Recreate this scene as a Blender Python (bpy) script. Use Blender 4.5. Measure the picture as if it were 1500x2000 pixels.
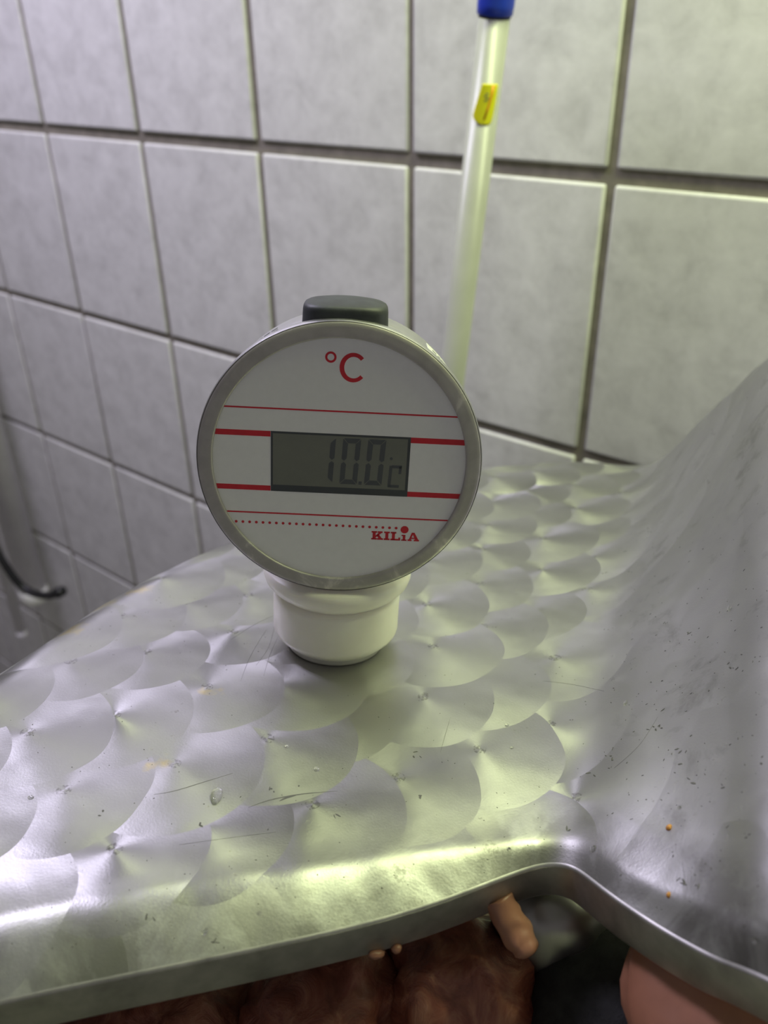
import bpy, bmesh, math, random
import numpy as np
from mathutils import Vector, Matrix, noise
from mathutils.bvhtree import BVHTree

for o in list(bpy.data.objects): bpy.data.objects.remove(o)
scene = bpy.context.scene
COL = scene.collection
random.seed(7); RNG = np.random.default_rng(7)

# ------------------------------------------------------------------ camera
# All positions are written in millimetres from the lens and lifted by EYE.
EYE = 1500.0
RW = np.array([[0.7898, 0.2963, -0.5371], [0.6132, -0.4035, 0.6791], [-0.0155, -0.8657, -0.5004]])
FPX = 1618.46
def W(x, y, z): return Vector((x/1000, y/1000, (z+EYE)/1000))
cd = bpy.data.cameras.new('camera'); cam = bpy.data.objects.new('camera', cd); COL.objects.link(cam)
Mx = Matrix.Identity(4)
for i in range(3):
    Mx[i][0] = RW[i, 0]; Mx[i][1] = -RW[i, 1]; Mx[i][2] = -RW[i, 2]
q = Mx.to_3x3().to_quaternion()
cam.rotation_mode = 'QUATERNION'; cam.rotation_quaternion = q; cam.location = W(0, 0, 0)
cd.sensor_fit = 'VERTICAL'; cd.sensor_height = 34.6; cd.lens = FPX/2000*34.6
cd.clip_start = 0.01; cd.clip_end = 50
cd.dof.use_dof = True; cd.dof.focus_distance = 0.285; cd.dof.aperture_fstop = cd.lens/2.6
scene.camera = cam

# ------------------------------------------------------------------ world, lights, exposure
wd = bpy.data.worlds.new('world'); scene.world = wd; wd.use_nodes = True
wd.node_tree.nodes['Background'].inputs[0].default_value = (0.68, 0.65, 0.66, 1)
wd.node_tree.nodes['Background'].inputs[1].default_value = 0.25
def area(name, loc, target, sx, sy, energy, col):
    l = bpy.data.lights.new(name, 'AREA'); l.shape = 'RECTANGLE'; l.size = sx; l.size_y = sy
    l.energy = energy; l.color = col
    o = bpy.data.objects.new(name, l); COL.objects.link(o); o.location = W(*loc)
    d = W(*target) - W(*loc); o.rotation_euler = d.to_track_quat('-Z', 'Y').to_euler(); return o
for dy in (-50, 50):            # twin tube over the left, a warmer tube over the right
    area('lamp_cool_tube', (-1020, 240+dy, 700), (-1020, 290+dy, -300), 0.8, 0.045, 6.3, (0.82, 0.76, 1.0))
area('lamp_warm_tube', (80, 525, 570), (40, 760, 210), 0.7, 0.06, 9.6, (0.89, 1.0, 0.53))
vs = scene.view_settings
vs.view_transform = 'Standard'; vs.look = 'None'; vs.exposure = 0.0; vs.gamma = 1.0; vs.use_curve_mapping = False

# ------------------------------------------------------------------ helpers
def link(name, me, mat=None, parent=None):
    o = bpy.data.objects.new(name, me); COL.objects.link(o)
    if mat is not None and me is not None:
        if not me.materials: me.materials.append(mat)
    if parent is not None: o.parent = parent
    return o
def tag(o, label, cat, group=None):
    o['label'] = label; o['category'] = cat
    if group: o['group'] = group
    return o
def empty(name, loc, label, cat, group=None):
    o = bpy.data.objects.new(name, None); o.empty_display_size = 0.02; COL.objects.link(o); o.location = loc
    return tag(o, label, cat, group)
def mesh(name, v, f, smooth=False):
    me = bpy.data.meshes.new(name); me.from_pydata([tuple(p) for p in v], [], [tuple(x) for x in f]); me.update()
    bm = bmesh.new(); bm.from_mesh(me); bmesh.ops.recalc_face_normals(bm, faces=bm.faces); bm.to_mesh(me); bm.free()
    if smooth: me.polygons.foreach_set('use_smooth', [True]*len(me.polygons))
    return me
def lathe(name, prof, n=96, axis='z', cap0=False, cap1=False, smooth=True):
    """prof: list of (radius, height) in mm, turned about local z (or y); mesh in metres."""
    v = []; f = []
    for r, h in prof:
        for k in range(n):
            a = 2*math.pi*k/n
            p = (r*math.cos(a), r*math.sin(a), h) if axis == 'z' else (r*math.cos(a), h, r*math.sin(a))
            v.append([c/1000 for c in p])
    for i in range(len(prof)-1):
        for k in range(n):
            f.append((i*n+k, i*n+(k+1) % n, (i+1)*n+(k+1) % n, (i+1)*n+k))
    if cap0: f.append(tuple(range(n)))
    if cap1: f.append(tuple((len(prof)-1)*n+k for k in range(n)))
    return mesh(name, v, f, smooth)
def box_mesh(name, x0, x1, y0, y1, z0, z1, bev=0, seg=2):
    bm = bmesh.new()
    bmesh.ops.create_cube(bm, size=1)
    for vv in bm.verts:
        vv.co = Vector(((x0+x1)/2+vv.co.x*(x1-x0), (y0+y1)/2+vv.co.y*(y1-y0), (z0+z1)/2+vv.co.z*(z1-z0)))/1000
    if bev: bmesh.ops.bevel(bm, geom=bm.edges[:], offset=bev/1000, segments=seg, profile=0.5, affect='EDGES')
    me = bpy.data.meshes.new(name); bm.to_mesh(me); bm.free(); return me
def smooth(me, big=None):
    me.polygons.foreach_set('use_smooth', [True if big is None else p.area < big for p in me.polygons]); return me
def tube(name, pts, rad, n=20, caps=True):
    """round tube through world-mm points, returns mesh in metres around the first point's frame (world)."""
    pts = [Vector(p) for p in pts]; rads = rad if isinstance(rad, (list, tuple)) else [rad]*len(pts)
    v = []; f = []
    ref = Vector((0.31, 0.2, 0.93))
    for i, p in enumerate(pts):
        t = (pts[min(i+1, len(pts)-1)]-pts[max(i-1, 0)]).normalized()
        a = t.cross(ref).normalized(); b = t.cross(a)
        for k in range(n):
            w = 2*math.pi*k/n
            v.append((p+(a*math.cos(w)+b*math.sin(w))*rads[i])/1000)
    for i in range(len(pts)-1):
        for k in range(n): f.append((i*n+k, i*n+(k+1) % n, (i+1)*n+(k+1) % n, (i+1)*n+k))
    if caps: f.append(tuple(range(n))); f.append(tuple((len(pts)-1)*n+k for k in range(n)))
    return mesh(name, v, f, True)

# ---- material helpers
class NT:
    def __init__(s, name):
        s.m = bpy.data.materials.new(name); s.m.use_nodes = True; s.t = s.m.node_tree
        s.b = s.t.nodes['Principled BSDF']
    def n(s, typ, **kw):
        nd = s.t.nodes.new(typ)
        for k, val in kw.items(): setattr(nd, k, val)
        return nd
    def l(s, a, b): s.t.links.new(a, b)
    def math(s, op, a, b=None, c=None, clamp=False):
        nd = s.n('ShaderNodeMath', operation=op, use_clamp=clamp)
        for i, x in enumerate((a, b, c)):
            if x is None: continue
            if isinstance(x, (int, float)): nd.inputs[i].default_value = x
            else: s.l(x, nd.inputs[i])
        return nd.outputs[0]
    def vmath(s, op, a, b=None, out=0):
        nd = s.n('ShaderNodeVectorMath', operation=op)
        for i, x in enumerate((a, b)):
            if x is None: continue
            if isinstance(x, (tuple, list)): nd.inputs[i].default_value = x
            else: s.l(x, nd.inputs[i])
        return nd.outputs[out]
    def noise(s, vec, scale, detail=4, rough=0.5, dist=0.0):
        nd = s.n('ShaderNodeTexNoise'); nd.inputs['Scale'].default_value = scale
        nd.inputs['Detail'].default_value = detail; nd.inputs['Roughness'].default_value = rough
        nd.inputs['Distortion'].default_value = dist
        if vec is not None: s.l(vec, nd.inputs['Vector'])
        return nd
    def ramp(s, fac, stops):
        nd = s.n('ShaderNodeValToRGB'); s.l(fac, nd.inputs[0]); cr = nd.color_ramp
        while len(cr.elements) < len(stops): cr.elements.new(0.5)
        for e, (p, c) in zip(cr.elements, stops):
            e.position = p; e.color = c if len(c) == 4 else (*c, 1)
        return nd.outputs[0]
    def mix(s, fac, a, b, typ='MIX'):
        nd = s.n('ShaderNodeMix', data_type='RGBA', blend_type=typ)
        for i, x in ((0, fac), (6, a), (7, b)):
            if isinstance(x, (int, float)): nd.inputs[i].default_value = x
            elif isinstance(x, (tuple, list)): nd.inputs[i].default_value = (*x, 1) if len(x) == 3 else x
            else: s.l(x, nd.inputs[i])
        return nd.outputs[2]
    def bump(s, h, strength, dist, nrm=None):
        nd = s.n('ShaderNodeBump'); nd.inputs['Strength'].default_value = strength; nd.inputs['Distance'].default_value = dist
        s.l(h, nd.inputs['Height'])
        if nrm is not None: s.l(nrm, nd.inputs['Normal'])
        return nd.outputs[0]
def simple(name, col, rough=0.5, metal=0.0, spec=0.5, coat=0.0, mottled=0.06, scale=60, bump=0.0):
    t = NT(name); b = t.b
    tc = t.n('ShaderNodeTexCoord').outputs['Object']
    nz = t.noise(tc, scale, 5, 0.6)
    c0 = tuple(max(0, c*(1-mottled)) for c in col); c1 = tuple(min(1, c*(1+mottled)) for c in col)
    t.l(t.ramp(nz.outputs[0], [(0.3, c0), (0.7, c1)]), b.inputs['Base Color'])
    b.inputs['Roughness'].default_value = rough; b.inputs['Metallic'].default_value = metal
    b.inputs['Specular IOR Level'].default_value = spec; b.inputs['Coat Weight'].default_value = coat
    if bump: t.l(t.bump(nz.outputs[0], bump, 0.001), b.inputs['Normal'])
    return t.m
MAT = {}
# wall tile: pale grey glazed ceramic with cloudy mottling
t = NT('tile_glaze'); b = t.b
tc = t.n('ShaderNodeTexCoord'); oi = t.n('ShaderNodeObjectInfo')
off = t.n('ShaderNodeCombineXYZ'); t.l(t.math('MULTIPLY', oi.outputs['Random'], 37.0), off.inputs[0]); t.l(t.math('MULTIPLY', oi.outputs['Random'], 91.0), off.inputs[2])
p = t.vmath('ADD', tc.outputs['Object'], off.outputs[0])
n1 = t.noise(p, 26, 6, 0.62, 0.4); n2 = t.noise(p, 90, 4, 0.6)
m = t.math('ADD', t.math('MULTIPLY', n1.outputs[0], 0.72), t.math('MULTIPLY', n2.outputs[0], 0.28))
colr = t.ramp(m, [(0.33, (0.57, 0.565, 0.55)), (0.52, (0.70, 0.695, 0.68)), (0.68, (0.78, 0.775, 0.76))])
t.l(colr, b.inputs['Base Color'])
b.inputs['Roughness'].default_value = 0.38; b.inputs['Specular IOR Level'].default_value = 0.45
t.l(t.bump(n1.outputs[0], 0.12, 0.004), b.inputs['Normal'])
MAT['tile'] = t.m
MAT['grout'] = simple('grout', (0.23, 0.21, 0.165), 0.9, mottled=0.25, scale=45, bump=0.4)
MAT['plaster'] = simple('painted_ceiling', (0.6, 0.6, 0.58), 0.85, mottled=0.03)
MAT['floor'] = simple('floor_screed', (0.16, 0.15, 0.14), 0.7, mottled=0.2, scale=12)

# ------------------------------------------------------------------ setting: tiled wall, floor, ceiling
WY = 685.0                       # distance of the tiled wall
GX0, PX = -299.3, 203.3          # a vertical joint and the tile pitch along the wall
GZ0, PZ = -104.8, 251.6          # a horizontal joint and the tile pitch up the wall
FLOOR = -1500.0; CEIL = 1250.0
wall = link('wall_back', box_mesh('wall_back', -2600, 1500, WY+3.2, WY+120, 0, CEIL+EYE), MAT['grout']); wall['kind'] = 'structure'
HJ = {0: 12.5}
def jh(k): return HJ.get(k, 9.0)
tile_meshes = {}
def tile_mesh(h):
    key = round(h, 2)
    if key not in tile_meshes:
        w = PX-7.6
        tile_meshes[key] = smooth(box_mesh('tile', -w/2, w/2, 0, 9, -h/2, h/2, 2.6, 3), 0.0012); tile_meshes[key].materials.append(MAT['tile'])
    return tile_meshes[key]
for i in range(-10, 6):
    for k in range(-4, 6):
        x = GX0+PX*(i+0.5)
        ztop = GZ0-PZ*k-jh(k)/2; zbot = GZ0-PZ*(k+1)+jh(k+1)/2
        if ztop < FLOOR+20: continue
        zbot = max(zbot, FLOOR+4)
        o = link('tile', tile_mesh(ztop-zbot), None, wall)
        o.location = W(x+random.uniform(-.5, .5), WY-0.3+random.uniform(-.5, .5), (ztop+zbot)/2)
        o.rotation_euler = (random.uniform(-.003, .003), random.uniform(-.0015, .0015), random.uniform(-.004, .004))
fl = link('floor', box_mesh('floor', -2600, 1500, -1600, WY+120, -80, 0), MAT['floor']); fl['kind'] = 'structure'
ce = link('ceiling', box_mesh('ceiling', -2600, 1500, -1600, WY+120, CEIL+EYE, CEIL+EYE+60), MAT['plaster']); ce['kind'] = 'structure'

# ------------------------------------------------------------------ lid of the bowl cutter
BASE = np.array([-187.4, 202.3, -221.0]); KS = 1.025; LN = np.array([-0.0258, 0.1439, 0.9893])
def zp(x, y): return BASE[2]-((x-BASE[0])*LN[0]+(y-BASE[1])*LN[1])/LN[2]
# brushed metal with overlapping ground discs
A_ = np.array([13.6, 27.0]); B_ = np.array([33.5, -6.6]); ORG = np.array([-175.0, 104.0])*KS; A_ = A_*KS; B_ = B_*KS; RD = 28.2
YELLOW = [(-287.9, 159.4, 8.0), (-275.8, 136.2, 6.5), (-283.6, 175.3, 6.0), (-179.0, 106.2, 4.0), (-198.7, 144.0, 4.0)]
t = NT('brushed_lid_metal'); b = t.b
uv = t.n('ShaderNodeUVMap', uv_map='plan').outputs[0]          # plan coordinates in metres
sc = t.vmath('SCALE', uv); sc.node.inputs['Scale'].default_value = 1000.0
wob = t.noise(sc, 0.012, 2).outputs['Color']
wv = t.vmath('SUBTRACT', wob, (0.5, 0.5, 0.5)); wv2 = t.vmath('SCALE', wv); wv2.node.inputs['Scale'].default_value = 14.0
pp = t.vmath('ADD', sc, wv2)
P0 = t.vmath('SUBTRACT', pp, (ORG[0], ORG[1], 0))
sx = t.n('ShaderNodeSeparateXYZ'); t.l(P0, sx.inputs[0])
det = A_[0]*B_[1]-A_[1]*B_[0]
def lin(a, c): return t.math('ADD', t.math('MULTIPLY', sx.outputs[0], a), t.math('MULTIPLY', sx.outputs[1], c))
fi = t.math('FLOOR', lin(B_[1]/det, -B_[0]/det)); fj = t.math('FLOOR', lin(-A_[1]/det, A_[0]/det))
def cmb(x, y, z=0.0):
    nd = t.n('ShaderNodeCombineXYZ')
    for i_, q_ in enumerate((x, y, z)):
        if isinstance(q_, (int, float)): nd.inputs[i_].default_value = q_
        else: t.l(q_, nd.inputs[i_])
    return nd.outputs[0]
cells = [(di, dj) for di in (-1, 0, 1, 2) for dj in (-1, 0, 1, 2)]
cells.sort(key=lambda c: (-c[1]-0.6*c[0], -c[0]))
cur = cmb(30.0, 0.0); curid = cmb(0.0, 0.0)
for di, dj in cells:
    ci = t.math('ADD', fi, float(di)); cj = t.math('ADD', fj, float(dj))
    idv = cmb(ci, cj)
    wn = t.n('ShaderNodeTexWhiteNoise', noise_dimensions='2D'); t.l(idv, wn.inputs['Vector'])
    jit = t.vmath('SCALE', t.vmath('SUBTRACT', wn.outputs['Color'], (0.5, 0.5, 0.5))); jit.node.inputs['Scale'].default_value = 9.0
    cx = t.math('ADD', t.math('MULTIPLY', ci, float(A_[0])), t.math('MULTIPLY', cj, float(B_[0])))
    cy = t.math('ADD', t.math('MULTIPLY', ci, float(A_[1])), t.math('MULTIPLY', cj, float(B_[1])))
    d_ = t.vmath('SUBTRACT', P0, t.vmath('ADD', cmb(cx, cy), t.vmath('MULTIPLY', jit, (1, 1, 0))))
    d_ = t.vmath('MULTIPLY', d_, (1, 1, 0))
    ln_ = t.vmath('LENGTH', d_, out=1)
    ins = t.math('LESS_THAN', ln_, t.math('ADD', RD-3.0, t.math('MULTIPLY', wn.outputs['Value'], 6.0)))
    mx = t.n('ShaderNodeMix', data_type='VECTOR'); t.l(ins, mx.inputs[0]); t.l(cur, mx.inputs[4]); t.l(d_, mx.inputs[5]); cur = mx.outputs[1]
    mx = t.n('ShaderNodeMix', data_type='VECTOR'); t.l(ins, mx.inputs[0]); t.l(curid, mx.inputs[4]); t.l(idv, mx.inputs[5]); curid = mx.outputs[1]
rad = t.vmath('LENGTH', cur, out=1)
wn = t.n('ShaderNodeTexWhiteNoise', noise_dimensions='2D'); t.l(curid, wn.inputs['Vector'])
t.l(t.vmath('NORMALIZE', cur), b.inputs['Tangent'])
at = t.n('ShaderNodeAttribute', attribute_name='hood'); hood = at.outputs['Fac']
ae = t.n('ShaderNodeAttribute', attribute_name='edge'); edge = ae.outputs['Fac']
flat = t.math('SUBTRACT', 1.0, hood)
anis = t.math('MULTIPLY', t.math('SUBTRACT', t.noise(sc, 0.02, 2).outputs[0], 0.20), 1.65, clamp=True)
t.l(t.math('ADD', t.math('MULTIPLY', t.math('MULTIPLY', flat, anis), t.math('SUBTRACT', 1.0, edge)), 0.08), b.inputs['Anisotropic'])
# dirt and tone
obj = t.n('ShaderNodeTexCoord').outputs['Object']
ng = t.noise(obj, 34, 6, 0.65, 0.6); ns = t.noise(obj, 330, 3, 0.6); nb = t.noise(obj, 9, 3, 0.5)
spk = t.ramp(t.math('ADD', t.math('MULTIPLY', ns.outputs[0], 0.6), t.math('MULTIPLY', ng.outputs[0], 0.4)), [(0.64, (0, 0, 0)), (0.70, (1, 1, 1))])
wear = t.ramp(ng.outputs[0], [(0.42, (0, 0, 0)), (0.56, (1, 1, 1))])
base = t.mix(nb.outputs[0], (0.39, 0.39, 0.382), (0.48, 0.48, 0.468))
base = t.mix(t.math('MULTIPLY', spk, 0.55), base, (0.16, 0.145, 0.12))
base = t.mix(t.math('MULTIPLY', t.math('MULTIPLY', wear, edge), 0.85), base, (0.20, 0.195, 0.185))
pipm = t.math('MULTIPLY', t.math('LESS_THAN', rad, 2.4), t.math('MULTIPLY', flat, t.ramp(t.noise(obj, 900, 2, 0.6).outputs[0], [(0.46, (0, 0, 0)), (0.60, (1, 1, 1))])))
base = t.mix(t.math('MULTIPLY', pipm, 0.55), base, (0.13, 0.125, 0.115))
smg = t.ramp(t.noise(obj, 44, 5, 0.7, 0.3).outputs[0], [(0.56, (0, 0, 0)), (0.70, (1, 1, 1))])
base = t.mix(t.math('MULTIPLY', t.math('MULTIPLY', smg, hood), 0.5), base, (0.20, 0.195, 0.18))
# yellowish residue spots
sn = t.vmath('ADD', sc, t.vmath('MULTIPLY', t.vmath('SUBTRACT', t.noise(sc, 0.16, 3).outputs['Color'], (0.5, 0.5, 0.5)), (16, 16, 0)))
for yx, yy, yr in YELLOW:
    dd = t.vmath('LENGTH', t.vmath('MULTIPLY', t.vmath('SUBTRACT', sn, (yx, yy, 0)), (1, 1, 0)), out=1)
    base = t.mix(t.math('MULTIPLY', t.math('DIVIDE', t.math('SUBTRACT', yr, dd), yr, clamp=True), 0.8, clamp=True), base, (0.60, 0.52, 0.26))
t.l(base, b.inputs['Base Color'])
b.inputs['Metallic'].default_value = 0.95
r0 = t.math('ADD', t.math('SUBTRACT', 0.335, t.math('MULTIPLY', edge, 0.02)), t.math('MULTIPLY', wn.outputs['Value'], 0.08))
r0 = t.math('ADD', r0, t.math('MULTIPLY', t.math('SUBTRACT', ng.outputs[0], 0.5), 0.16))
r0 = t.math('ADD', r0, t.math('MULTIPLY', spk, 0.25))
r0 = t.math('ADD', r0, t.math('MULTIPLY', hood, 0.03))
t.l(r0, b.inputs['Roughness'])
# relief: dished discs with a small centre pip, orange-peel grain, scratches
dent = t.noise(obj, 30, 2, 0.45)
nrm = t.bump(dent.outputs[0], 0.42, 0.004)
grain = t.noise(obj, 1300, 3, 0.6)
nrm = t.bump(grain.outputs[0], 0.06, 0.0008, nrm)
t.l(nrm, b.inputs['Normal'])
MAT['lid'] = t.m
MAT['flange'] = simple('lid_edge_metal', (0.42, 0.41, 0.40), 0.45, 0.9, mottled=0.3, scale=70, bump=0.15)

FR = np.array([(-232,-105,-7),(-205,-60,-7),(-175,-15,-7),(-144,31,-7),(-117.5,66.7,-7),(-94.3,98,-6),(-81,118,-5),(-70.7,137,-4),(-63.5,150,-3),
      (-58.5,155,-1),(-53.5,153,1.2),(-44,147.5,4.5),(-27.5,141.5,10.5),(-13,137,15.5),(-1,132.5,21),(30,121,37),(75,104,61),(130,83,86),(200,56,108)], float)
RE = np.array([(-205,-85,0),(-236,-35,0),(-258,25,0),(-275,102,0),(-296,180,0),(-300,260,0),(-290,350,0),(-266,438,0),(-228,496,0),
      (-190,516,3),(-169,517,8),(-148,493,38),(-130,472,65),(-114,453,86),(-95,430,110),(-55,385,150),(0,320,185),(70,235,203),(150,150,208)], float)
def catmull(P, n):
    m_ = len(P); out = []
    for u in np.linspace(0, m_-1, n):
        i = min(int(u), m_-2); f_ = u-i
        p0, p1, p2, p3 = P[max(i-1, 0)], P[i], P[i+1], P[min(i+2, m_-1)]
        out.append(0.5*((2*p1)+(-p0+p2)*f_+(2*p0-5*p1+4*p2-p3)*f_**2+(-p0+3*p1-3*p2+p3)*f_**3))
    return np.array(out)
NS = 301; FR *= KS; RE *= KS
Fc = catmull(FR, NS); Rc = catmull(RE, NS)
Kf = np.exp(-0.5*((np.arange(NS)[:, None]-np.arange(NS)[None])/(4+12*np.exp(-((np.arange(NS)[:, None]-150)/34.0)**2)))**2); Kf /= Kf.sum(1)[:, None]
Fe = Fc.copy(); Fc = Kf @ Fc; Fc[:8] = Fe[:8]; Fc[-8:] = Fe[-8:]
tt = np.concatenate([np.linspace(0, .14, 34)[:-1], np.linspace(.14, .86, 120)[:-1], np.linspace(.86, 1, 34)])
NTT = len(tt)
XY = Fc[None, :, :2]*(1-tt[:, None, None])+Rc[None, :, :2]*tt[:, None, None]
hF = np.maximum(Fc[:, 2], 0); hR = np.maximum(Rc[:, 2], 0)
H = hF[None]*(1-tt[:, None])+hR[None]*tt[:, None]
# a wide soft fillet where the hood leaves the flat part
ii = np.arange(NS)
sig = np.interp(tt, [0, .02, .06, .14, .55, .8, .97, 1], [14, 30, 38, 40, 32, 18, 7, 6])
for r_ in range(NTT):
    Kn = np.exp(-0.5*((ii[:, None]-ii[None])/sig[r_])**2); Kn /= Kn.sum(1)[:, None]
    H[r_] = Kn @ H[r_]
# hood face is gently crowned between front and back
crown = np.clip(H/60, 0, 1)*(4*tt*(1-tt))[:, None]*7.0
H = H+crown
L = np.linalg.norm(Rc[:, :2]-Fc[:, :2], axis=1)[None]
dF = tt[:, None]*L; dR = (1-tt)[:, None]*L
eF = np.minimum(Fc[:, 2], 0); eF = np.where(Fc[:, 2] > 0, -1.5, eF-0.5); Kg = np.exp(-0.5*((ii[:, None]-ii[None])/14.0)**2); Kg /= Kg.sum(1)[:, None]; eF = Kg @ eF
ew = np.interp(np.arange(NS)/(NS-1)*(len(FR)-1), [0, 4, 6, 8, 18], [21, 21, 15, 6, 6])[None]; ed = np.clip(1-dF/ew, 0, 1); H = H+eF[None]*(np.sqrt(ed*ed+0.10)-math.sqrt(0.10))/0.733
H = H-13*np.clip(1-dR/30, 0, 1)**2
Z = zp(XY[..., 0], XY[..., 1])+H
top = np.dstack([XY, Z])                                         # rows: front -> rear
# rear roll: sheet turns down past the rim
Tn = np.gradient(Rc[:, :2], axis=0); Nn = np.stack([-Tn[:, 1], Tn[:, 0]], 1); Nn /= np.linalg.norm(Nn, axis=1)[:, None]
outw = Rc[:, :2]-Fc[:, :2]; sg = np.sign((Nn*outw).sum(1))[:, None]; Nn = Nn*sg
rear = []
for a, dn in ((1.6, 1.8), (2.6, 4.5), (3.0, 9), (3.0, 22)):
    r_ = top[-1].copy(); r_[:, :2] += Nn*a; r_[:, 2] -= dn; rear.append(r_)
G = np.concatenate([top, np.array(rear)], 0); nr = G.shape[0]
idx = np.arange(nr*NS).reshape(nr, NS)
faces = np.stack([idx[:-1, :-1], idx[:-1, 1:], idx[1:, 1:], idx[1:, :-1]], -1).reshape(-1, 4)
O = W(95, 190, FLOOR)
machine = empty('bowl_cutter', O, 'steel bowl cutter with swirl-marked lid and raised hood over raw meat', 'bowl cutter')
gv = G.reshape(-1, 3)/1000; gv[:, 2] += EYE/1000; gv = gv-np.array(O)
me = bpy.data.meshes.new('lid'); me.from_pydata(gv.tolist(), [], faces.tolist()); me.update()
me.polygons.foreach_set('use_smooth', [True]*len(me.polygons))
hood_v = np.zeros((nr, NS)); hood_v[:NTT] = np.clip((H-5)/16, 0, 1); hood_v[NTT:] = hood_v[NTT-1]
edge_v = np.zeros((nr, NS)); edge_v[:NTT] = np.clip(1-dF/26, 0, 1)**.7; edge_v[NTT:] = 0.3
for nm, arr in (('hood', hood_v), ('edge', edge_v)):
    a = me.attributes.new(nm, 'FLOAT', 'POINT'); a.data.foreach_set('value', arr.reshape(-1).astype(np.float32))
plan = np.zeros((nr, NS, 2)); plan[:, :, 0] = G[:, :, 0]; plan[:, :, 1] = G[:, :, 1]
plan[:NTT, :, 0] += 0.4*H; plan[:NTT, :, 1] -= 0.35*H
plan = plan.reshape(-1, 2)/1000
uvl = me.uv_layers.new(name='plan'); li = np.zeros(len(me.loops), int); me.loops.foreach_get('vertex_index', li)
uvl.data.foreach_set('uv', plan[li].astype(np.float32).reshape(-1))
if me.polygons[0].normal.z < 0: me.flip_normals()
lid = link('lid', me, MAT['lid'], machine)
lid_bvh = BVHTree.FromPolygons([Vector(p)+O for p in gv.tolist()], faces.tolist())
# front edge flange: rounded lip, 10 mm drop, small return under the lid
Tn = np.gradient(Fc[:, :2], axis=0); Nf = np.stack([-Tn[:, 1], Tn[:, 0]], 1); Nf /= np.linalg.norm(Nf, axis=1)[:, None]
Nf = Nf*np.sign((Nf*(Fc[:, :2]-Rc[:, :2])).sum(1))[:, None]
rows = []
for a, dn in ((-0.4, -0.05), (0.5, 0.1), (0.9, 0.6), (1.0, 1.2), (1.0, 13.4), (0.7, 14.2), (-0.2, 14.6), (-9.0, 14.7), (-9.0, 12.0)):
    r_ = top[0].copy(); r_[:, :2] += Nf*a; r_[:, 2] -= dn; rows.append(r_)
Gf = np.array(rows); nr2 = len(rows); idx = np.arange(nr2*NS).reshape(nr2, NS)
ff = np.stack([idx[:-1, :-1], idx[:-1, 1:], idx[1:, 1:], idx[1:, :-1]], -1).reshape(-1, 4)
fv = Gf.reshape(-1, 3)/1000; fv[:, 2] += EYE/1000; fv = fv-np.array(O)
fme = mesh('front_flange', fv.tolist(), ff.tolist(), True)
link('front_flange', fme, MAT['flange'], lid)
# inner skin of the lid
iv = (top[::6, ::6]-np.array([0, 0, 3.0])); ni, nj = iv.shape[:2]; idx = np.arange(ni*nj).reshape(ni, nj)
inf = np.stack([idx[:-1, :-1], idx[:-1, 1:], idx[1:, 1:], idx[1:, :-1]], -1).reshape(-1, 4)
iv = iv.reshape(-1, 3)/1000; iv[:, 2] += EYE/1000; iv = iv-np.array(O)
link('inner_skin', mesh('inner_skin', iv.tolist(), inf.tolist(), True), MAT['flange'], lid)

def pixel_on_lid(px, py):
    d = RW @ np.array([px-750, py-1000, FPX]); d = Vector(d).normalized()
    loc, nrm_, _, _ = lid_bvh.ray_cast(W(0, 0, 0), d)
    if loc is None: return None
    if nrm_.z < 0: nrm_ = -nrm_
    return loc, nrm_

# ------------------------------------------------------------------ thermometer
MAT['alu'] = simple('brushed_aluminium', (0.62, 0.62, 0.61), 0.32, 1.0, mottled=0.05, scale=120)
# bezel: worn grey metal with paler chips
t = NT('worn_bezel_metal'); b = t.b
oc = t.n('ShaderNodeTexCoord').outputs['Object']
nz = t.noise(oc, 95, 5, 0.65, 0.5)
t.l(t.ramp(nz.outputs[0], [(0.38, (0.40, 0.38, 0.37)), (0.60, (0.46, 0.44, 0.43)), (0.70, (0.66, 0.63, 0.60))]), b.inputs['Base Color'])
b.inputs['Metallic'].default_value = 0.6; b.inputs['Roughness'].default_value = 0.48
t.l(t.bump(nz.outputs[0], 0.15, 0.0008), b.inputs['Normal']); MAT['bezel'] = t.m
MAT['dial'] = simple('dial_print_white', (0.78, 0.77, 0.81), 0.5, mottled=0.02, scale=300)
MAT['red'] = simple('red_print', (0.56, 0.012, 0.03), 0.5, mottled=0.08, scale=200)
MAT['lcd'] = simple('lcd_glass', (0.165, 0.172, 0.15), 0.22, spec=0.5, mottled=0.08, scale=40)
MAT['lcd_dark'] = simple('lcd_border', (0.05, 0.056, 0.066), 0.3, mottled=0.1)
MAT['segment'] = simple('lcd_segment', (0.072, 0.078, 0.090), 0.3, mottled=0.05)
MAT['rubber'] = simple('black_rubber', (0.026, 0.03, 0.034), 0.5, mottled=0.35, scale=160, bump=0.15)
t = NT('ivory_plastic'); b = t.b
oc = t.n('ShaderNodeTexCoord').outputs['Object']; nz = t.noise(oc, 70, 4, 0.5)
t.l(t.ramp(nz.outputs[0], [(0.3, (0.84, 0.81, 0.72)), (0.7, (0.90, 0.875, 0.79))]), b.inputs['Base Color'])
b.inputs['Roughness'].default_value = 0.36
b.inputs['Subsurface Weight'].default_value = 0.25; b.inputs['Subsurface Radius'].default_value = (0.006, 0.005, 0.003); b.inputs['Subsurface Scale'].default_value = 1.0
MAT['ivory'] = t.m
MAT['foot'] = simple('foot_plastic', (0.50, 0.49, 0.44), 0.45, mottled=0.08)
MAT['sticker'] = simple('sticker_paper', (0.72, 0.72, 0.70), 0.55, mottled=0.03)
MAT['ink'] = simple('grey_ink', (0.10, 0.10, 0.11), 0.6, mottled=0.05)

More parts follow.
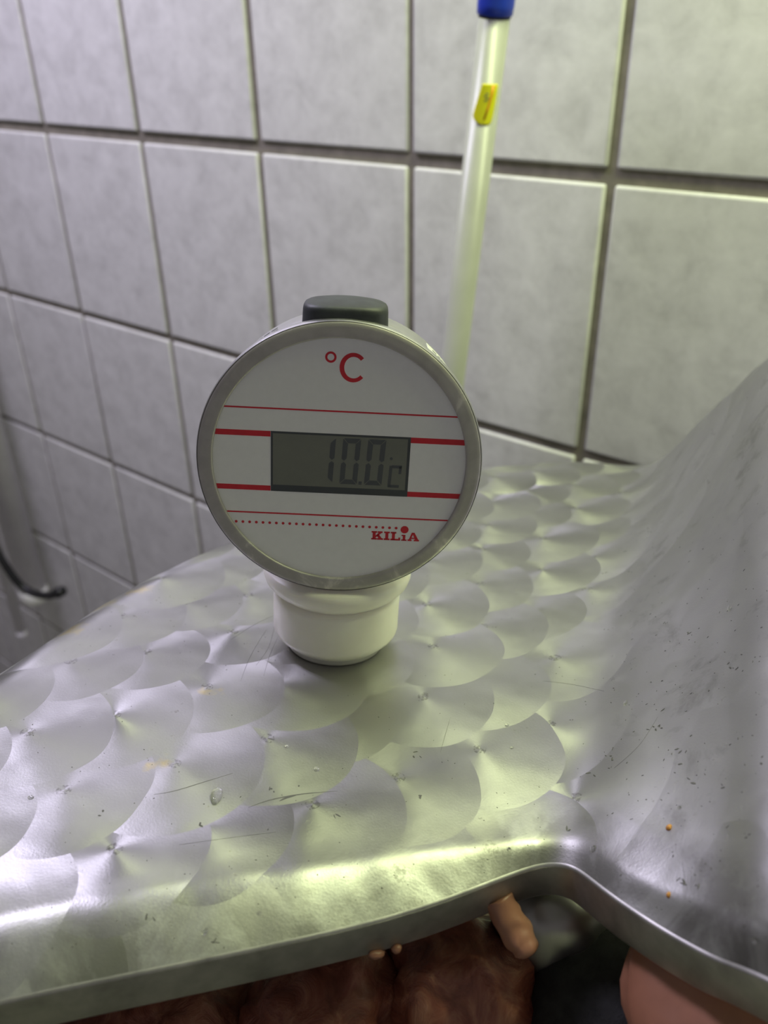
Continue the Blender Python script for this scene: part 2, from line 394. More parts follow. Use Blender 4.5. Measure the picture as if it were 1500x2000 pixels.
th = empty('digital_thermometer', W(*BASE), 'round digital probe thermometer showing 10.0 on ivory stem, standing on the lid', 'thermometer')
ex = Vector((0.7841, 0.6168, -0.0693)); up = Vector((-0.0258, 0.1439, 0.9893)); ez = up.cross(ex).normalized(); ex = ez.cross(up).normalized()
Rm = Matrix((ex, ez, up)).transposed(); th.rotation_euler = Rm.to_euler()
FY, FZ = -28.0, 88.0               # dial plane and dial centre above the lid
def shifted(me, dy=FY, dz=FZ):
    for v_ in me.vertices: v_.co.y += dy/1000; v_.co.z += dz/1000
    return me
# housing, bezel, dial (turned about the local y axis)
link('housing', shifted(lathe('housing', [(46.5, 3), (48.0, 4.5), (48.0, 36.5), (47.4, 38.3), (45.5, 39.2), (10, 39.4)], 128, 'y', cap1=True)), MAT['alu'], th)
bez = link('bezel', shifted(lathe('bezel', [(44.2, 2.2), (44.2, 0.6), (44.35, 0.2), (44.8, 0.0), (46.2, 0.25), (47.8, 0.35), (49.0, 0.6), (49.7, 1.2), (50.0, 2.2), (50.0, 5.2), (49.7, 6.0), (48.6, 6.4), (47.8, 6.4)], 160, 'y')), MAT['bezel'], th)
link('bezel_edge', shifted(lathe('bezel_edge', [(49.72, 1.0), (50.08, 2.0), (50.12, 4.8), (49.6, 6.1)], 160, 'y')), MAT['alu'], bez)
dial = link('dial', shifted(lathe('dial', [(0.01, 1.2), (30, 1.2), (44.4, 1.2), (44.4, 2.4)], 128, 'y', cap0=True, smooth=False)), MAT['dial'], th)
# flat print on the dial: polygons given as (x, p) with p downwards from the dial centre, in mm
def print_mesh(name, polys, lift=0.05, thick=0.04):
    v = []; f = []
    for poly in polys:
        n = len(poly); k = len(v); y0 = FY+1.2-lift; y1 = y0+thick
        for (x, p_) in poly: v.append((x/1000, y0/1000, (FZ-p_)/1000))
        for (x, p_) in poly: v.append((x/1000, y1/1000, (FZ-p_)/1000))
        f.append(tuple(range(k, k+n)))
        for i in range(n): f.append((k+i, k+(i+1) % n, k+n+(i+1) % n, k+n+i))
    return mesh(name, v, f)
def rect(x0, x1, p0, p1): return [(x0, p0), (x1, p0), (x1, p1), (x0, p1)]
def chord(p_): return math.sqrt(44.15**2-p_*p_)
def band(p0, p1, xl=None, xr=None):
    a = (-chord(p0), -chord(p1)) if xl is None else (xl, xl)
    c = (chord(p0), chord(p1)) if xr is None else (xr, xr)
    return [(a[0], p0), (c[0], p0), (c[1], p1), (a[1], p1)]
def strip(pts_o, pts_i):            # quads between two outlines
    return [[pts_o[i], pts_o[i+1], pts_i[i+1], pts_i[i]] for i in range(len(pts_o)-1)]
def arc(cx, cy, rx, ry, a0, a1, n): return [(cx+rx*math.cos(math.radians(a0+(a1-a0)*i/n)), cy-ry*math.sin(math.radians(a0+(a1-a0)*i/n))) for i in range(n+1)]
for p0, p1 in ((-19.35, -18.8), (19.3, 19.85)):
    link('thin_line', print_mesh('thin_line', [band(p0, p1)]), MAT['red'], dial)
for p0, p1 in ((-11.0, -9.0), (9.1, 11.0)):
    link('thick_line', print_mesh('thick_line', [band(p0, p1, None, -24.1)]), MAT['red'], dial)
    link('thick_line', print_mesh('thick_line', [band(p0, p1, 24.4, None)]), MAT['red'], dial)
link('degree_sign', print_mesh('degree_sign', strip(arc(-4.1, -37.6, 1.9, 1.9, 0, 360, 28), arc(-4.1, -37.6, 1.15, 1.15, 0, 360, 28))), MAT['red'], dial)
link('letter_c', print_mesh('letter_c', strip(arc(3.5, -34.4, 4.6, 5.0, 42, 318, 30), arc(3.6, -34.4, 3.15, 3.65, 42, 318, 30))), MAT['red'], dial)
dm = None
for i in range(25):
    x = -36.4+i*(57.6/24)
    poly = arc(0, 23.4, 0.52, 0.52, 0, 330, 11)
    if dm is None: dm = print_mesh('dot', [poly])
    o = link('dot', dm, MAT['red'], dial); o.location.x = x/1000
link('logo_dot', print_mesh('logo_dot', [arc(24.3, 23.9, 1.45, 1.45, 0, 348, 29)]), MAT['red'], dial)
# slab-serif letters K I L i A, cap height 3.4 mm, baseline p = 28.3
def letters():
    b0, c0 = 28.3, 24.95; s = 0.62
    K = [rect(12.4, 14.4, c0, c0+s), rect(12.4, 14.4, b0-s, b0), rect(12.85, 13.95, c0, b0), rect(14.6, 16.4, c0, c0+s), rect(14.5, 16.7, b0-s, b0),
         [(13.9, 26.7), (15.0, c0+s), (16.1, c0+s), (13.9, 27.5)], [(14.2, 26.6), (15.0, 26.0), (16.2, b0-s), (15.0, b0-s)]]
    I = [rect(16.95, 19.05, c0, c0+s), rect(16.95, 19.05, b0-s, b0), rect(17.45, 18.55, c0, b0)]
    L_ = [rect(19.35, 21.4, c0, c0+s), rect(19.35, 22.9, b0-s, b0), rect(19.85, 20.95, c0, b0), rect(22.25, 22.9, 27.1, b0)]
    i_ = [rect(23.35, 24.75, 25.95, 26.45), rect(23.3, 25.3, b0-.5, b0), rect(23.8, 24.75, 25.95, b0)]
    A = [rect(25.6, 27.1, b0-s, b0), rect(27.9, 29.8, b0-s, b0), [(27.0, c0), (27.75, c0), (26.75, b0-s), (26.1, b0-s)], [(27.1, c0), (28.0, c0), (29.5, b0-s), (28.3, b0-s)], rect(26.7, 28.6, 26.95, 27.4)]
    return [('letter_k', K), ('letter_i', I), ('letter_l', L_), ('letter_small_i', i_), ('letter_a', A)]
for nm, pl in letters(): link(nm, print_mesh(nm, pl), MAT['red'], dial)
# liquid crystal display
lcd = link('display', print_mesh('display', [rect(-24.0, 24.4, -11.05, 11.05)], 0.06, 0.5), MAT['lcd_dark'], th)
link('display_glass', print_mesh('display_glass', [rect(-23.3, 23.4, -10.3, 8.6)], 0.10, 0.03), MAT['lcd'], lcd)
def slant(poly): return [(x+(-p_)*0.055, p_) for x, p_ in poly]
def seg(kind, x0, x1, p0, p1, w):
    g_ = 0.22; pm = (p0+p1)/2; h = w/2
    if kind == 'a': return [(x0+g_, p0), (x1-g_, p0), (x1-w, p0+w), (x0+w, p0+w)]
    if kind == 'd': return [(x0+w, p1-w), (x1-w, p1-w), (x1-g_, p1), (x0+g_, p1)]
    if kind == 'g': return [(x0+g_, pm), (x0+w, pm-h), (x1-w, pm-h), (x1-g_, pm), (x1-w, pm+h), (x0+w, pm+h)]
    if kind == 'f': return [(x0, p0+g_), (x0+w, p0+w+g_), (x0+w, pm-h-g_), (x0+h, pm-g_), (x0, pm-h)]
    if kind == 'e': return [(x0, pm+h), (x0+h, pm+g_), (x0+w, pm+h+g_), (x0+w, p1-w-g_), (x0, p1-g_)]
    if kind == 'b': return [(x1-w, p0+w+g_), (x1, p0+g_), (x1, pm-h), (x1-h, pm-g_), (x1-w, pm-h-g_)]
    if kind == 'c': return [(x1-w, pm+h+g_), (x1-h, pm+g_), (x1, pm+h), (x1, p1-g_), (x1-w, p1-w-g_)]
def digit(nm, kinds, x0, x1, p0, p1, w):
    link(nm, print_mesh(nm, [slant(seg(k, x0, x1, p0, p1, w)) for k in kinds], 0.135, 0.03), MAT['segment'], lcd)
digit('digit_one', 'bc', -8.2, -2.0, -9.7, 7.0, 1.75)
digit('digit_zero', 'abcdef', 0.5, 6.7, -9.7, 7.2, 1.75)
digit('digit_zero', 'abcdef', 9.2, 15.4, -9.7, 7.2, 1.75)
link('decimal_point', print_mesh('decimal_point', [slant(rect(7.25, 8.35, 6.0, 7.2))], 0.135, 0.03), MAT['segment'], lcd)
digit('unit_letter', 'ade', 17.7, 22.0, -0.9, 15.6, 1.0) if False else None
link('unit_letter', print_mesh('unit_letter', [slant(rect(18.3, 21.9, -0.6, 0.5)), slant(rect(17.5, 18.6, -0.4, 7.6)), slant(rect(17.8, 21.6, 6.7, 7.8)), slant(rect(20.9, 21.9, -0.3, 2.6))], 0.135, 0.03), MAT['segment'], lcd)
link('unit_dot', print_mesh('unit_dot', [arc(18.0, -3.0, 0.55, 0.55, 0, 330, 11)], 0.135, 0.03), MAT['segment'], lcd)
# push button on top of the housing: D-shaped rubber cap, domed
def button_mesh():
    n = 56; rings = []
    def outline(sc):
        pts = []
        for k in range(n):
            a = 2*math.pi*k/n; c, s_ = math.cos(a), math.sin(a)
            e = 0.55 if s_ < 0 else 0.85            # squarer front, rounder back
            x = 14.6*math.copysign(abs(c)**e, c); y = 14.0*math.copysign(abs(s_)**(0.55 if s_ < 0 else 1.0), s_)
            pts.append((x*sc, -10.2+y*sc))
        return pts
    v = []; f = []
    for sc, z in ((1.02, 44.0), (1.0, 51.2), (0.985, 52.4), (0.95, 53.2), (0.88, 53.7), (0.6, 54.4), (0.3, 54.7)):
        for x, y in outline(sc): v.append((x/1000, y/1000, (FZ+z)/1000))
    m_ = len(v)//n
    for i in range(m_-1):
        for k in range(n): f.append((i*n+k, i*n+(k+1) % n, (i+1)*n+(k+1) % n, (i+1)*n+k))
    f.append(tuple((m_-1)*n+k for k in range(n)))
    return mesh('push_button', v, f, True)
link('push_button', button_mesh(), MAT['rubber'], th)
# stickers on the curved side of the housing
def side_patch(name, a0, a1, s0, s1, lift, mat, parent, n=14):
    v = []; f = []
    for i in range(n+1):
        a = math.radians(a0+(a1-a0)*i/n)
        for s_ in (s0, s1):
            for r in (48.02, 48.02+lift): v.append((r*math.cos(a)/1000, (FY+s_)/1000, (FZ+r*math.sin(a))/1000))
    for i in range(n):
        k = 4*i
        f += [(k+1, k+3, k+7, k+5), (k, k+2, k+6, k+4), (k, k+1, k+5, k+4), (k+2, k+3, k+7, k+6)]
    f += [(0, 1, 3, 2), (4*n, 4*n+1, 4*n+3, 4*n+2)]
    return link(name, mesh(name, v, f, False), mat, parent)
st = side_patch('rating_sticker', 28, 52, 10, 32, 0.12, MAT['sticker'], th)
for i, (a0, a1) in enumerate(((32, 35), (36, 38.5), (39.5, 43), (44, 45.5), (46.5, 49))):
    for s0 in (14.0, 20.0, 26.0): side_patch('print_mark', a0, a1, s0, s0+2.2, 0.16, MAT['ink'], st, 3)
for a0, a1, s0 in ((120, 123, 22), (124, 125.5, 22), (127, 130, 22), (131, 134, 22), (121, 124, 28), (125, 128, 28), (129, 133, 28)):
    side_patch('print_mark', a0, a1, s0, s0+2.4, 0.06, MAT['ink'], th, 3)
# ivory stem
link('collar', lathe('collar', [(24, 43), (24, 37.5), (28.8, 36.6), (29.7, 35.4), (29.7, 33.4), (28.8, 30.8), (27.0, 28.6), (25.2, 27.2), (24.2, 26.6), (23.6, 25.8)], 112), MAT['ivory'], th)
link('stem', lathe('stem', [(23.5, 27.2), (23.6, 25.9), (24.8, 25.4), (25.5, 24.6), (25.7, 23.4), (25.7, 9.4), (25.4, 8.2), (24.6, 6.8), (20.6, 3.0), (20.0, 2.6)], 112), MAT['ivory'], th)
link('foot_ring', lathe('foot_ring', [(19.8, 3.4), (20.0, 2.4), (20.0, 0.9), (19.6, 0.45), (4, 0.4)], 96, cap1=True), MAT['foot'], th)

# ------------------------------------------------------------------ pole against the wall
t = NT('pole_lacquer'); b = t.b
oc = t.n('ShaderNodeTexCoord').outputs['Object']; nz = t.noise(oc, 30, 4, 0.5)
t.l(t.ramp(nz.outputs[0], [(0.3, (0.35, 0.355, 0.315)), (0.7, (0.40, 0.405, 0.365))]), b.inputs['Base Color'])
b.inputs['Roughness'].default_value = 0.3; MAT['pole'] = t.m
MAT['blue'] = simple('blue_plastic', (0.012, 0.045, 0.50), 0.4, mottled=0.1)
MAT['dark'] = simple('dark_gap', (0.03, 0.035, 0.05), 0.6)
MAT['yellow'] = simple('yellow_label', (0.86, 0.82, 0.01), 0.45, mottled=0.03)
MAT['orange'] = simple('orange_label_print', (0.85, 0.36, 0.01), 0.5)
PT = Vector((-376.7, 620, 10.13))*(600/620); PB = Vector((-403.5, 620, -262.3))*(616/620); pd = (PT-PB).normalized()
foot = PB+pd*((FLOOR-PB.z)/pd.z)
pole = empty('broom_pole', (foot+Vector((0, 0, EYE)))/1000, 'pale cream pole with blue end cap leaning beside the tiled wall', 'pole')
def local(me, loc):
    for v_ in me.vertices: v_.co -= Vector(loc)
    return me
def world_tube(name, pts, rad, n=24):
    me = tube(name, pts, rad, n)
    for v_ in me.vertices: v_.co.z += EYE/1000
    return me
pl = pole.location
capb = PB+pd*((10.5-PB.z)/pd.z)
link('shaft', local(world_tube('shaft', [foot, foot+pd*400, foot+pd*800, capb+pd*20], 11.6, 32), pl), MAT['pole'], pole)
link('end_cap', local(world_tube('end_cap', [capb-pd*0.5, capb, capb+pd*6, capb+pd*45, capb+pd*70, capb+pd*76], [12.0, 13.0, 13.4, 13.4, 13.0, 9], 32), pl), MAT['blue'], pole)
link('cap_gap', local(world_tube('cap_gap', [capb-pd*2.2, capb-pd*0.2], [11.75, 12.0], 32), pl), MAT['dark'], pole)
# slanted yellow label wrapped on the shaft, facing the lens
pa = pd.cross(Vector((0.52, -0.85, 0.0))).normalized(); pb_ = pa.cross(pd).normalized()
if pb_.y > 0: pb_ = -pb_
if pa.dot(Vector((1, 0, 0))) < 0: pa = -pa
def pole_patch(name, outline, r, mat, parent, n=12):
    """outline: list of (height mm below the cap, left edge mm, right edge mm) measured around the shaft"""
    v = []; f = []
    for h, x0, x1 in outline:
        for k in range(n+1):
            s_ = (x0+(x1-x0)*k/n)/11.6
            p_ = capb-pd*(h*0.85)+(pb_*math.cos(s_)+pa*math.sin(s_))*r
            v.append((p_+Vector((0, 0, EYE)))/1000-pl)
    for i in range(len(outline)-1):
        for k in range(n): f.append((i*(n+1)+k, i*(n+1)+k+1, (i+1)*(n+1)+k+1, (i+1)*(n+1)+k))
    o = link(name, mesh(name, v, f, True), mat, parent)
    md = o.modifiers.new('thickness', 'SOLIDIFY'); md.thickness = 0.00015; return o
lab = pole_patch('label', [(51, -2.6, 8.6), (52.5, -3.4, 9.6), (60, -4.8, 9.6), (70, -6.8, 8.8), (78, -8.2, 8.0), (80.5, -7.0, 7.6), (83, -4.2, 6.8), (84.4, -1.8, 4.8)], 11.75, MAT['yellow'], pole)
pole_patch('print_stripe', [(52, 4.2, 6.4), (60, 3.8, 5.6), (70, 2.2, 4.0), (80, 0.4, 1.8)], 12.05, MAT['orange'], lab)
for h, x in ((58.5, 0.4), (60.5, -0.6), (62, 1.1), (64, -0.2)):
    pole_patch('print_mark', [(h, x, x+2.0), (h+0.9, x-.2, x+1.8)], 12.12, MAT['ink'], lab, 3)

# ------------------------------------------------------------------ white pipes and black cable at the left
MAT['white'] = simple('white_paint', (0.90, 0.89, 0.89), 0.35, mottled=0.07, scale=18)
MAT['cable'] = simple('black_cable', (0.015, 0.015, 0.017), 0.4)
def wp(x, y, Y):
    d = RW @ np.array([x-750, y-1000, FPX]); return Vector(d*Y/d[1])
pc = wp(50, 1100, 640)
pipe = empty('wall_pipe', W(pc.x, 640, CEIL), 'thick white painted pipe coming down at the left, crossed by a black cable', 'pipe')
zend = wp(62, 1165, 640).z-CEIL
link('pipe_body', tube('pipe_body', [(0, 0, zend+12), (0, 0, -300), (0, 0, -1)], 26.5, 40), MAT['white'], pipe)
link('pipe_end', tube('pipe_end', [(0, 0, zend), (0, 0, zend+3), (0, 0, zend+26), (0, 0, zend+28)], [25, 28.5, 28.5, 26.5], 40), MAT['white'], pipe)
c2 = wp(38, 1220, 610)
p2 = empty('thin_pipe', W(c2.x, c2.y, CEIL), 'thin white pipe coming down left of the thick pipe', 'pipe')
z2 = wp(45, 1243, 610).z-CEIL
link('pipe_body', tube('pipe_body', [(0, 0, z2+10), (0, 0, -1)], 10, 28), MAT['white'], p2)
link('pipe_end', tube('pipe_end', [(0, 0, z2), (0, 0, z2+2), (0, 0, z2+14)], [8, 10.5, 10.5], 28), MAT['white'], p2)
cab = []
for x, y, Y in ((-60, 985, 555), (-20, 1055, 565), (5, 1095, 570), (25, 1125, 575), (45, 1147, 582), (70, 1160, 590), (95, 1163, 598), (112, 1158, 605)):
    cab.append(wp(x, y, Y))
cv = catmull(np.array([list(p_) for p_ in cab]), 40)
cme = tube('black_cable', [tuple(p_) for p_ in cv], 7.5, 14); o0 = Vector(cv[0])/1000
for v_ in cme.vertices: v_.co -= o0
co = link('black_cable', cme, MAT['cable']); co.location = o0+Vector((0, 0, EYE/1000))
tag(co, 'black cable hanging in a curve across the white pipe', 'cable')
plug = link('cable_plug', local(tube('cable_plug', [tuple(cv[-1]), tuple(Vector(cv[-1])+(Vector(cv[-1])-Vector(cv[-3])).normalized()*16)], [10.5, 9], 16), o0), MAT['cable'], co)

# ------------------------------------------------------------------ bowl under the lid
MAT['bowl'] = simple('bowl_steel', (0.36, 0.35, 0.34), 0.4, 1.0, mottled=0.1, scale=20)
bowl = link('bowl', lathe('bowl', [(r_, h_+EYE) for r_, h_ in [(352, -268), (345, -262), (338, -268), (325, -310), (280, -372), (215, -398), (150, -385), (100, -340), (70, -290), (40, -275), (36, -300), (70, -350), (150, -400), (215, -412), (290, -385), (338, -318), (352, -268)]], 128), MAT['bowl'], machine)
link('base', box_mesh('base', -240, 300, -230, 240, 0, EYE-410, 20, 3), MAT['bowl'], machine)

# ------------------------------------------------------------------ raw meat in the bowl
t = NT('raw_meat'); b = t.b
oc = t.n('ShaderNodeTexCoord').outputs['Object']; oi = t.n('ShaderNodeObjectInfo')
off = t.n('ShaderNodeCombineXYZ'); t.l(t.math('MULTIPLY', oi.outputs['Random'], 5.0), off.inputs[0])
p = t.vmath('ADD', oc, off.outputs[0]); pst = t.vmath('MULTIPLY', p, (2.2, 2.2, 0.7))
n1 = t.noise(pst, 42, 6, 0.62, 0.8); n2 = t.noise(p, 160, 3, 0.6)
t.l(t.ramp(n1.outputs[0], [(0.32, (0.13, 0.032, 0.02)), (0.50, (0.25, 0.08, 0.05)), (0.64, (0.38, 0.16, 0.10)), (0.76, (0.55, 0.32, 0.23))]), b.inputs['Base Color'])
b.inputs['Roughness'].default_value = 0.38; b.inputs['Subsurface Weight'].default_value = 0.15
b.inputs['Subsurface Radius'].default_value = (0.006, 0.002, 0.001); b.inputs['Subsurface Scale'].default_value = 1.0
t.l(t.bump(n1.outputs[0], 0.5, 0.004), b.inputs['Normal']); MAT['meat'] = t.m
MAT['pink'] = simple('pale_meat', (0.36, 0.16, 0.095), 0.4, mottled=0.18, scale=35, bump=0.25)
MAT['fat'] = simple('fat', (0.30, 0.135, 0.09), 0.4, mottled=0.12, scale=60, bump=0.2)
MAT['black'] = simple('black_rough', (0.014, 0.014, 0.014), 0.7, mottled=0.6, scale=220, bump=0.7)
def blob(name, mat, centre, axes, rot, seed, amp=0.16, sub=4, freq=2.2):
    bm = bmesh.new(); bmesh.ops.create_icosphere(bm, subdivisions=sub, radius=1.0)
    for v_ in bm.verts:
        p_ = v_.co.copy()
        d_ = noise.fractal(p_*freq+Vector((seed*7.3, seed*1.7, 0)), 1.0, 2.0, 4)
        fold = -0.22*max(0, 1-abs(noise.noise(Vector((p_.x*2.4+seed, p_.y*2.4, p_.z*0.5))))*9)
        v_.co = p_*(1+amp*d_+amp*fold*3)
        v_.co = Vector((v_.co.x*axes[0], v_.co.y*axes[1], v_.co.z*axes[2]))/1000
    me = bpy.data.meshes.new(name); bm.to_mesh(me); bm.free(); smooth(me)
    o = link(name, me, mat); o.location = W(*centre); o.rotation_euler = [math.radians(a) for a in rot]; return o
def wz(x, y, z):
    d = RW @ np.array([x-750, y-1000, FPX]); return Vector(d*z/d[2])
c = wz(905, 1965, -288); tag(blob('meat_chunk', MAT['meat'], c, (31, 27, 40), (12, -8, 38), 1, 0.13), 'reddish brown meat chunk with creases, beside the black gap under the lid', 'meat')
c = wz(640, 2010, -292); tag(blob('meat_chunk', MAT['meat'], c, (33, 28, 36), (5, 14, 60), 2, 0.14), 'dark red meat chunk left of the creased one, under the lid edge', 'meat')
c = wz(300, 2080, -296); tag(blob('meat_chunk', MAT['meat'], c, (46, 30, 32), (8, 5, 55), 3, 0.14), 'shadowed meat chunk at the bottom left under the lid edge', 'meat')
c = wz(1485, 1965, -226); tag(blob('meat_chunk', MAT['pink'], c, (36, 36, 22), (20, -20, 20), 4, 0.07), 'pale pink smooth meat chunk under the right side of the lid edge', 'meat')
fs = [wz(x, y, z) for x, y, z in ((972, 1752, -224), (985, 1780, -227), (1003, 1812, -230), (1020, 1840, -232), (1030, 1858, -233), (1033, 1864, -233.5))]
fme = tube('fat_strip', [tuple(p_) for p_ in catmull(np.array([list(p_) for p_ in fs]), 24)], [4.6]*8+[4.7, 4.7, 4.7, 4.6, 4.6, 4.5, 4.4, 4.2, 4.1, 4.0, 3.9, 3.6, 3.2, 2.6, 1.9, 0.8], 20)
o0 = fs[2]/1000
for v_ in fme.vertices: v_.co = v_.co-o0+Vector((noise.noise(v_.co*300), noise.noise(v_.co*260+Vector((5, 0, 0))), 0))*0.0009
fo_ = link('fat_strip', fme, MAT['fat']); fo_.location = o0+Vector((0, 0, EYE/1000))
tag(fo_, 'finger-shaped strip of pink fat hanging below the lid corner', 'fat')
c = wz(1215, 2010, -278); tag(blob('black_piece', MAT['black'], c, (34, 38, 32), (0, -24, 40), 6, 0.04), 'black rough curved piece between the two meat chunks', 'black_piece')  # plain rough black body filling the opening, not an identified machine part
c = wz(1075, 1830, -262); tag(blob('grey_lump', MAT['bowl'], c, (20, 14, 24), (0, 0, 30), 8, 0.05), 'dull grey lump directly behind the hanging fat strip', 'lump')

# ------------------------------------------------------------------ drops, crumbs and flecks on the lid
t = NT('water'); b = t.b
b.inputs['Base Color'].default_value = (1, 1, 1, 1); b.inputs['Roughness'].default_value = 0.02
b.inputs['Transmission Weight'].default_value = 1.0; b.inputs['IOR'].default_value = 1.33; MAT['water'] = t.m
MAT['crumb'] = simple('orange_crumb', (0.50, 0.22, 0.05), 0.5, mottled=0.3, scale=800)
MAT['rust'] = simple('brown_chip', (0.10, 0.045, 0.03), 0.7, mottled=0.4, scale=500)
MAT['fleck'] = simple('dark_fleck', (0.10, 0.098, 0.09), 0.6, mottled=0.4, scale=400)
def dome(name, a, b_, h, n=24, rings=6, wob=0.06, seed=0):
    v = [(0, 0, h/1000)]; f = []
    for i in range(1, rings+1):
        w = math.pi/2*i/rings
        for k in range(n):
            q_ = 2*math.pi*k/n; r = math.sin(w)*(1+wob*math.sin(2*q_+seed)+wob*.6*math.sin(3*q_+seed*2))
            v.append((a*r*math.cos(q_)/1000, b_*r*math.sin(q_)/1000, h*math.cos(w)/1000-0.00005*(i == rings)))
    for k in range(n): f.append((0, 1+k, 1+(k+1) % n))
    for i in range(rings-1):
        for k in range(n): f.append((1+i*n+k, 1+(i+1)*n+k, 1+(i+1)*n+(k+1) % n, 1+i*n+(k+1) % n))
    f.append(tuple(1+(rings-1)*n+k for k in range(n)))
    return mesh(name, v, f, True)
def put(o, px, py, ang=0, lift=0.0):
    r = pixel_on_lid(px, py)
    if r is None: bpy.data.objects.remove(o); return None
    loc, nr_ = r
    o.location = loc+nr_*lift
    vd = (loc-W(0, 0, 0)).normalized(); Y_ = (vd-nr_*vd.dot(nr_)).normalized(); X_ = Y_.cross(nr_).normalized()
    o.rotation_euler = (Matrix((X_, Y_, nr_)).transposed() @ Matrix.Rotation(-ang, 3, 'Z')).to_euler(); return o
DROPS = [(422, 1555, 1.9, 3.9, 1.4, 0.15, 'largest oval water drop on the flat lid, in front of the stem'),
 (618, 1503, 1.0, 1.1, 0.7, 0, 'round water drop in the dark patch below the stem'),
 (560, 1459, 0.8, 0.8, 0.6, 0, 'small brownish drop at the left rim of the dark patch below the stem'),
 (60, 1558, 0.9, 0.8, 0.6, 0, 'small water drop near the left picture edge on the lid'),
 (1158, 1658, 1.2, 1.1, 0.8, 0, 'round water drop just above the corner of the lid edge'),
 (1222, 1373, 0.8, 1.3, 0.6, 0.5, 'oval water drop at the foot of the hood'),
 (1426, 1188, 1.1, 1.5, 0.8, 0.3, 'highest oval water drop on the hood face'),
 (990, 1417, 0.7, 0.7, 0.5, 0, 'upper of two tiny drops left of the hood foot'),
 (999, 1461, 0.6, 0.6, 0.4, 0, 'lower of two tiny drops left of the hood foot'),
 (1327, 1577, 0.6, 0.6, 0.4, 0, 'tiny water drop above the upper orange crumb'),
 (1424, 1630, 0.6, 0.5, 0.4, 0, 'tiny water drop right of the orange crumbs'),
 (1475, 1837, 0.8, 1.0, 0.5, 0, 'water drop near the lid edge at the right picture border'),
 (400, 1820, 0.7, 1.1, 0.5, 0.6, 'small drop on the worn strip along the lid edge'),
 (994, 1658, 0.5, 0.5, 0.4, 0, 'tiny drop left of the lid corner')]
for i, (px, py, a, b_, h, ang, lb) in enumerate(DROPS):
    o = put(link('water_drop', dome('water_drop', a, b_, h, 22, 5, 0.05, i), MAT['water']), px, py, ang)
    if o: tag(o, lb, 'water drop', 'water drops on the lid')
for i, (px, py, a, lb) in enumerate(((1307, 1617, 1.0, 'upper orange crumb on the lid'), (1306, 1748, 0.75, 'lower orange crumb on the lid, nearer the edge'))):
    o = put(link('crumb', dome('crumb', a, a*0.85, a*0.9, 12, 4, 0.14, i), MAT['crumb']), px, py)
    if o: tag(o, lb, 'crumb', 'orange crumbs')
for px, py, a, b_, lb in ((26, 1272, 1.2, 3.6, 'brown chip on the far lid rim at the left'), (1200, 899, 1.6, 2.2, 'dark chip on the far lid rim beside the hood')):
    o = put(link('dirt_chip', dome('dirt_chip', a, b_, 0.9, 12, 4, 0.16, 2), MAT['rust']), px, py+6, 0.6)
    if o: tag(o, lb, 'dirt chip', 'dirt chips on the rim')
for px, py, L_, lb in ((735, 1832, 5.0, 'pale smear of fat on the lid flange'), (775, 1842, 3.0, 'pale bead of fat under the lid flange')):
    k = int(np.argmin(np.abs(((Gf[4, :, :]-0) @ RW)[:, 0]/((Gf[4] @ RW)[:, 2])*FPX+750-px)))
    pos = Gf[4, k]; o = blob('fat_bit', MAT['fat'], (pos[0]+Nf[k, 0]*0.6, pos[1]+Nf[k, 1]*0.6, pos[2]-0.3), (L_*0.5, 1.3, 1.3), (0, 18 if L_ > 4 else 0, math.degrees(math.atan2(Tn[k, 1], Tn[k, 0]))), px, 0.12, 3)
    tag(o, lb, 'fat')
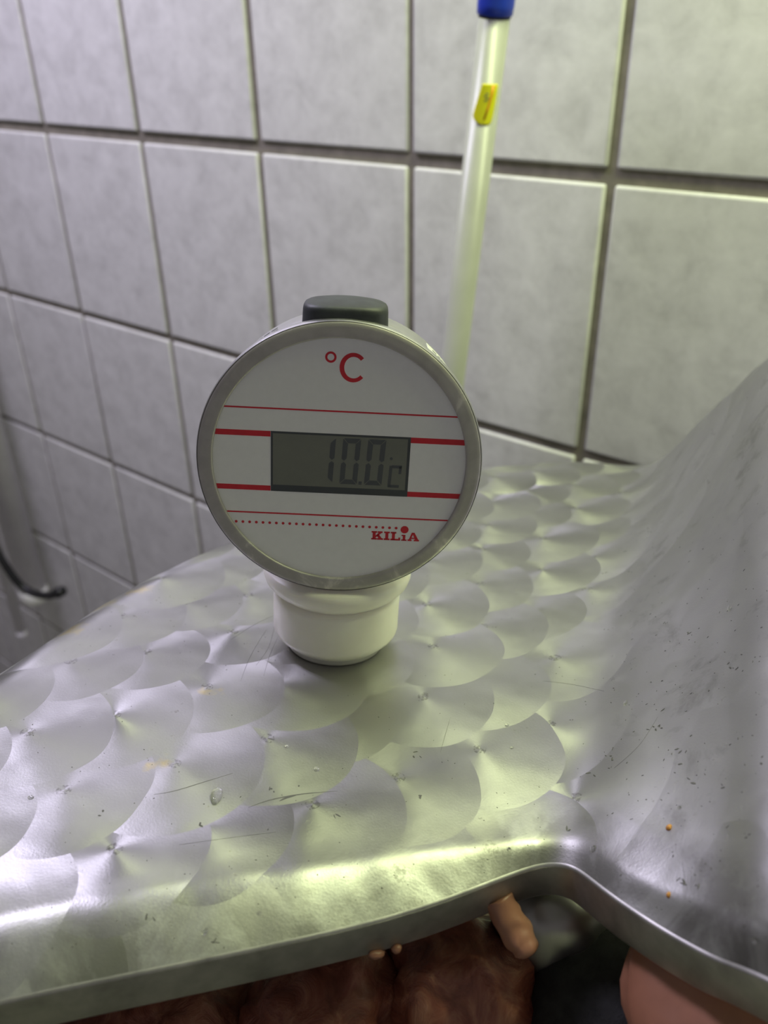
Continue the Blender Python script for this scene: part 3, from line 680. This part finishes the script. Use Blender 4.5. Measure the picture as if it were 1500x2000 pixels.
# uncountable flecks and pits strewn over the sheet
fv_ = []; ff_ = []
def fleck(px, py, L_, w_):
    r = pixel_on_lid(px, py)
    if r is None: return
    loc, nr_ = r; a = random.uniform(0, math.pi)
    X_ = nr_.cross(Vector((math.cos(a), math.sin(a), 0.1))).normalized(); Y_ = nr_.cross(X_)
    k = len(fv_); n = 7
    for lift in (0.00002, 0.0001):
        for i in range(n):
            q_ = 2*math.pi*i/n; rr = random.uniform(0.55, 1.1)*(1 if lift < 5e-5 else .8)
            fv_.append(loc+nr_*lift+(X_*math.cos(q_)*L_*rr+Y_*math.sin(q_)*w_*rr)/1000)
    ff_.append(tuple(k+n+i for i in range(n)))
    for i in range(n): ff_.append((k+i, k+(i+1) % n, k+n+(i+1) % n, k+n+i))
for px, py in ((1390, 845), (1425, 850), (1385, 940), (1220, 1078), (1230, 1115), (1180, 1120), (1270, 1040), (1345, 1235), (1430, 1305), (1385, 1350), (1285, 1385), (1275, 1425), (1290, 1420), (1318, 1468), (1330, 1497), (1350, 1525), (1412, 1535), (1195, 1481), (1154, 1516), (1110, 1623), (1365, 1735), (200, 1588), (392, 1608), (527, 1617), (470, 1555), (530, 1540), (585, 1540), (222, 1660), (292, 1795), (420, 1835), (1330, 1720), (1480, 1490), (655, 1590), (812, 1475), (825, 1550)):
    for _ in range(random.choice((1, 2, 3))):
        fleck(px+random.gauss(0, 5), py+random.gauss(0, 4), random.uniform(.4, 1.3), random.uniform(.15, .45))
for _ in range(330):
    px = random.uniform(0, 1500); py = random.uniform(1150, 1900)
    fleck(px, py, random.uniform(.10, .38), random.uniform(.08, .2))
for _ in range(170):
    fleck(random.gauss(1330, 120), random.gauss(1330, 240), random.uniform(.15, .7), random.uniform(.08, .22))
def scratch(pts, w_):
    P_ = [pixel_on_lid(*p_) for p_ in catmull(np.array(pts, float), 14)]
    P_ = [p_ for p_ in P_ if p_ is not None]; k = len(fv_)
    for i, (loc, nr_) in enumerate(P_):
        d_ = (P_[min(i+1, len(P_)-1)][0]-P_[max(i-1, 0)][0]).normalized(); sd = nr_.cross(d_).normalized()
        ww = w_*math.sin(math.pi*(i+0.4)/len(P_))/2000
        fv_.append(loc+nr_*0.00002+sd*ww); fv_.append(loc+nr_*0.00006); fv_.append(loc+nr_*0.00002-sd*ww)
    for i in range(len(P_)-1):
        j = k+3*i; ff_.append((j, j+1, j+4, j+3)); ff_.append((j+1, j+2, j+5, j+4))
scratch([(485, 1577), (530, 1562), (590, 1551), (660, 1545)], 0.5)
scratch([(300, 1552), (340, 1545), (400, 1527), (455, 1510)], 0.3)
scratch([(545, 1565), (560, 1558), (580, 1553)], 0.8)
for x0, y0, x1, y1 in ((515, 1320, 545, 1240), (500, 1300, 538, 1215), (470, 1330, 520, 1230), (1060, 1330, 1180, 1350), (350, 1650, 540, 1625), (1285, 1400, 1200, 1500), (880, 1400, 860, 1470), (450, 1250, 540, 1200)):
    scratch([(x0, y0), ((x0+x1)/2+random.uniform(-6, 6), (y0+y1)/2+random.uniform(-6, 6)), (x1, y1)], 0.12)
fo = link('dirt_flecks', mesh('dirt_flecks', fv_, ff_), MAT['fleck']); fo['kind'] = 'stuff'
tag(fo, 'dark dirt flecks and nicks strewn over the steel lid', 'dirt')
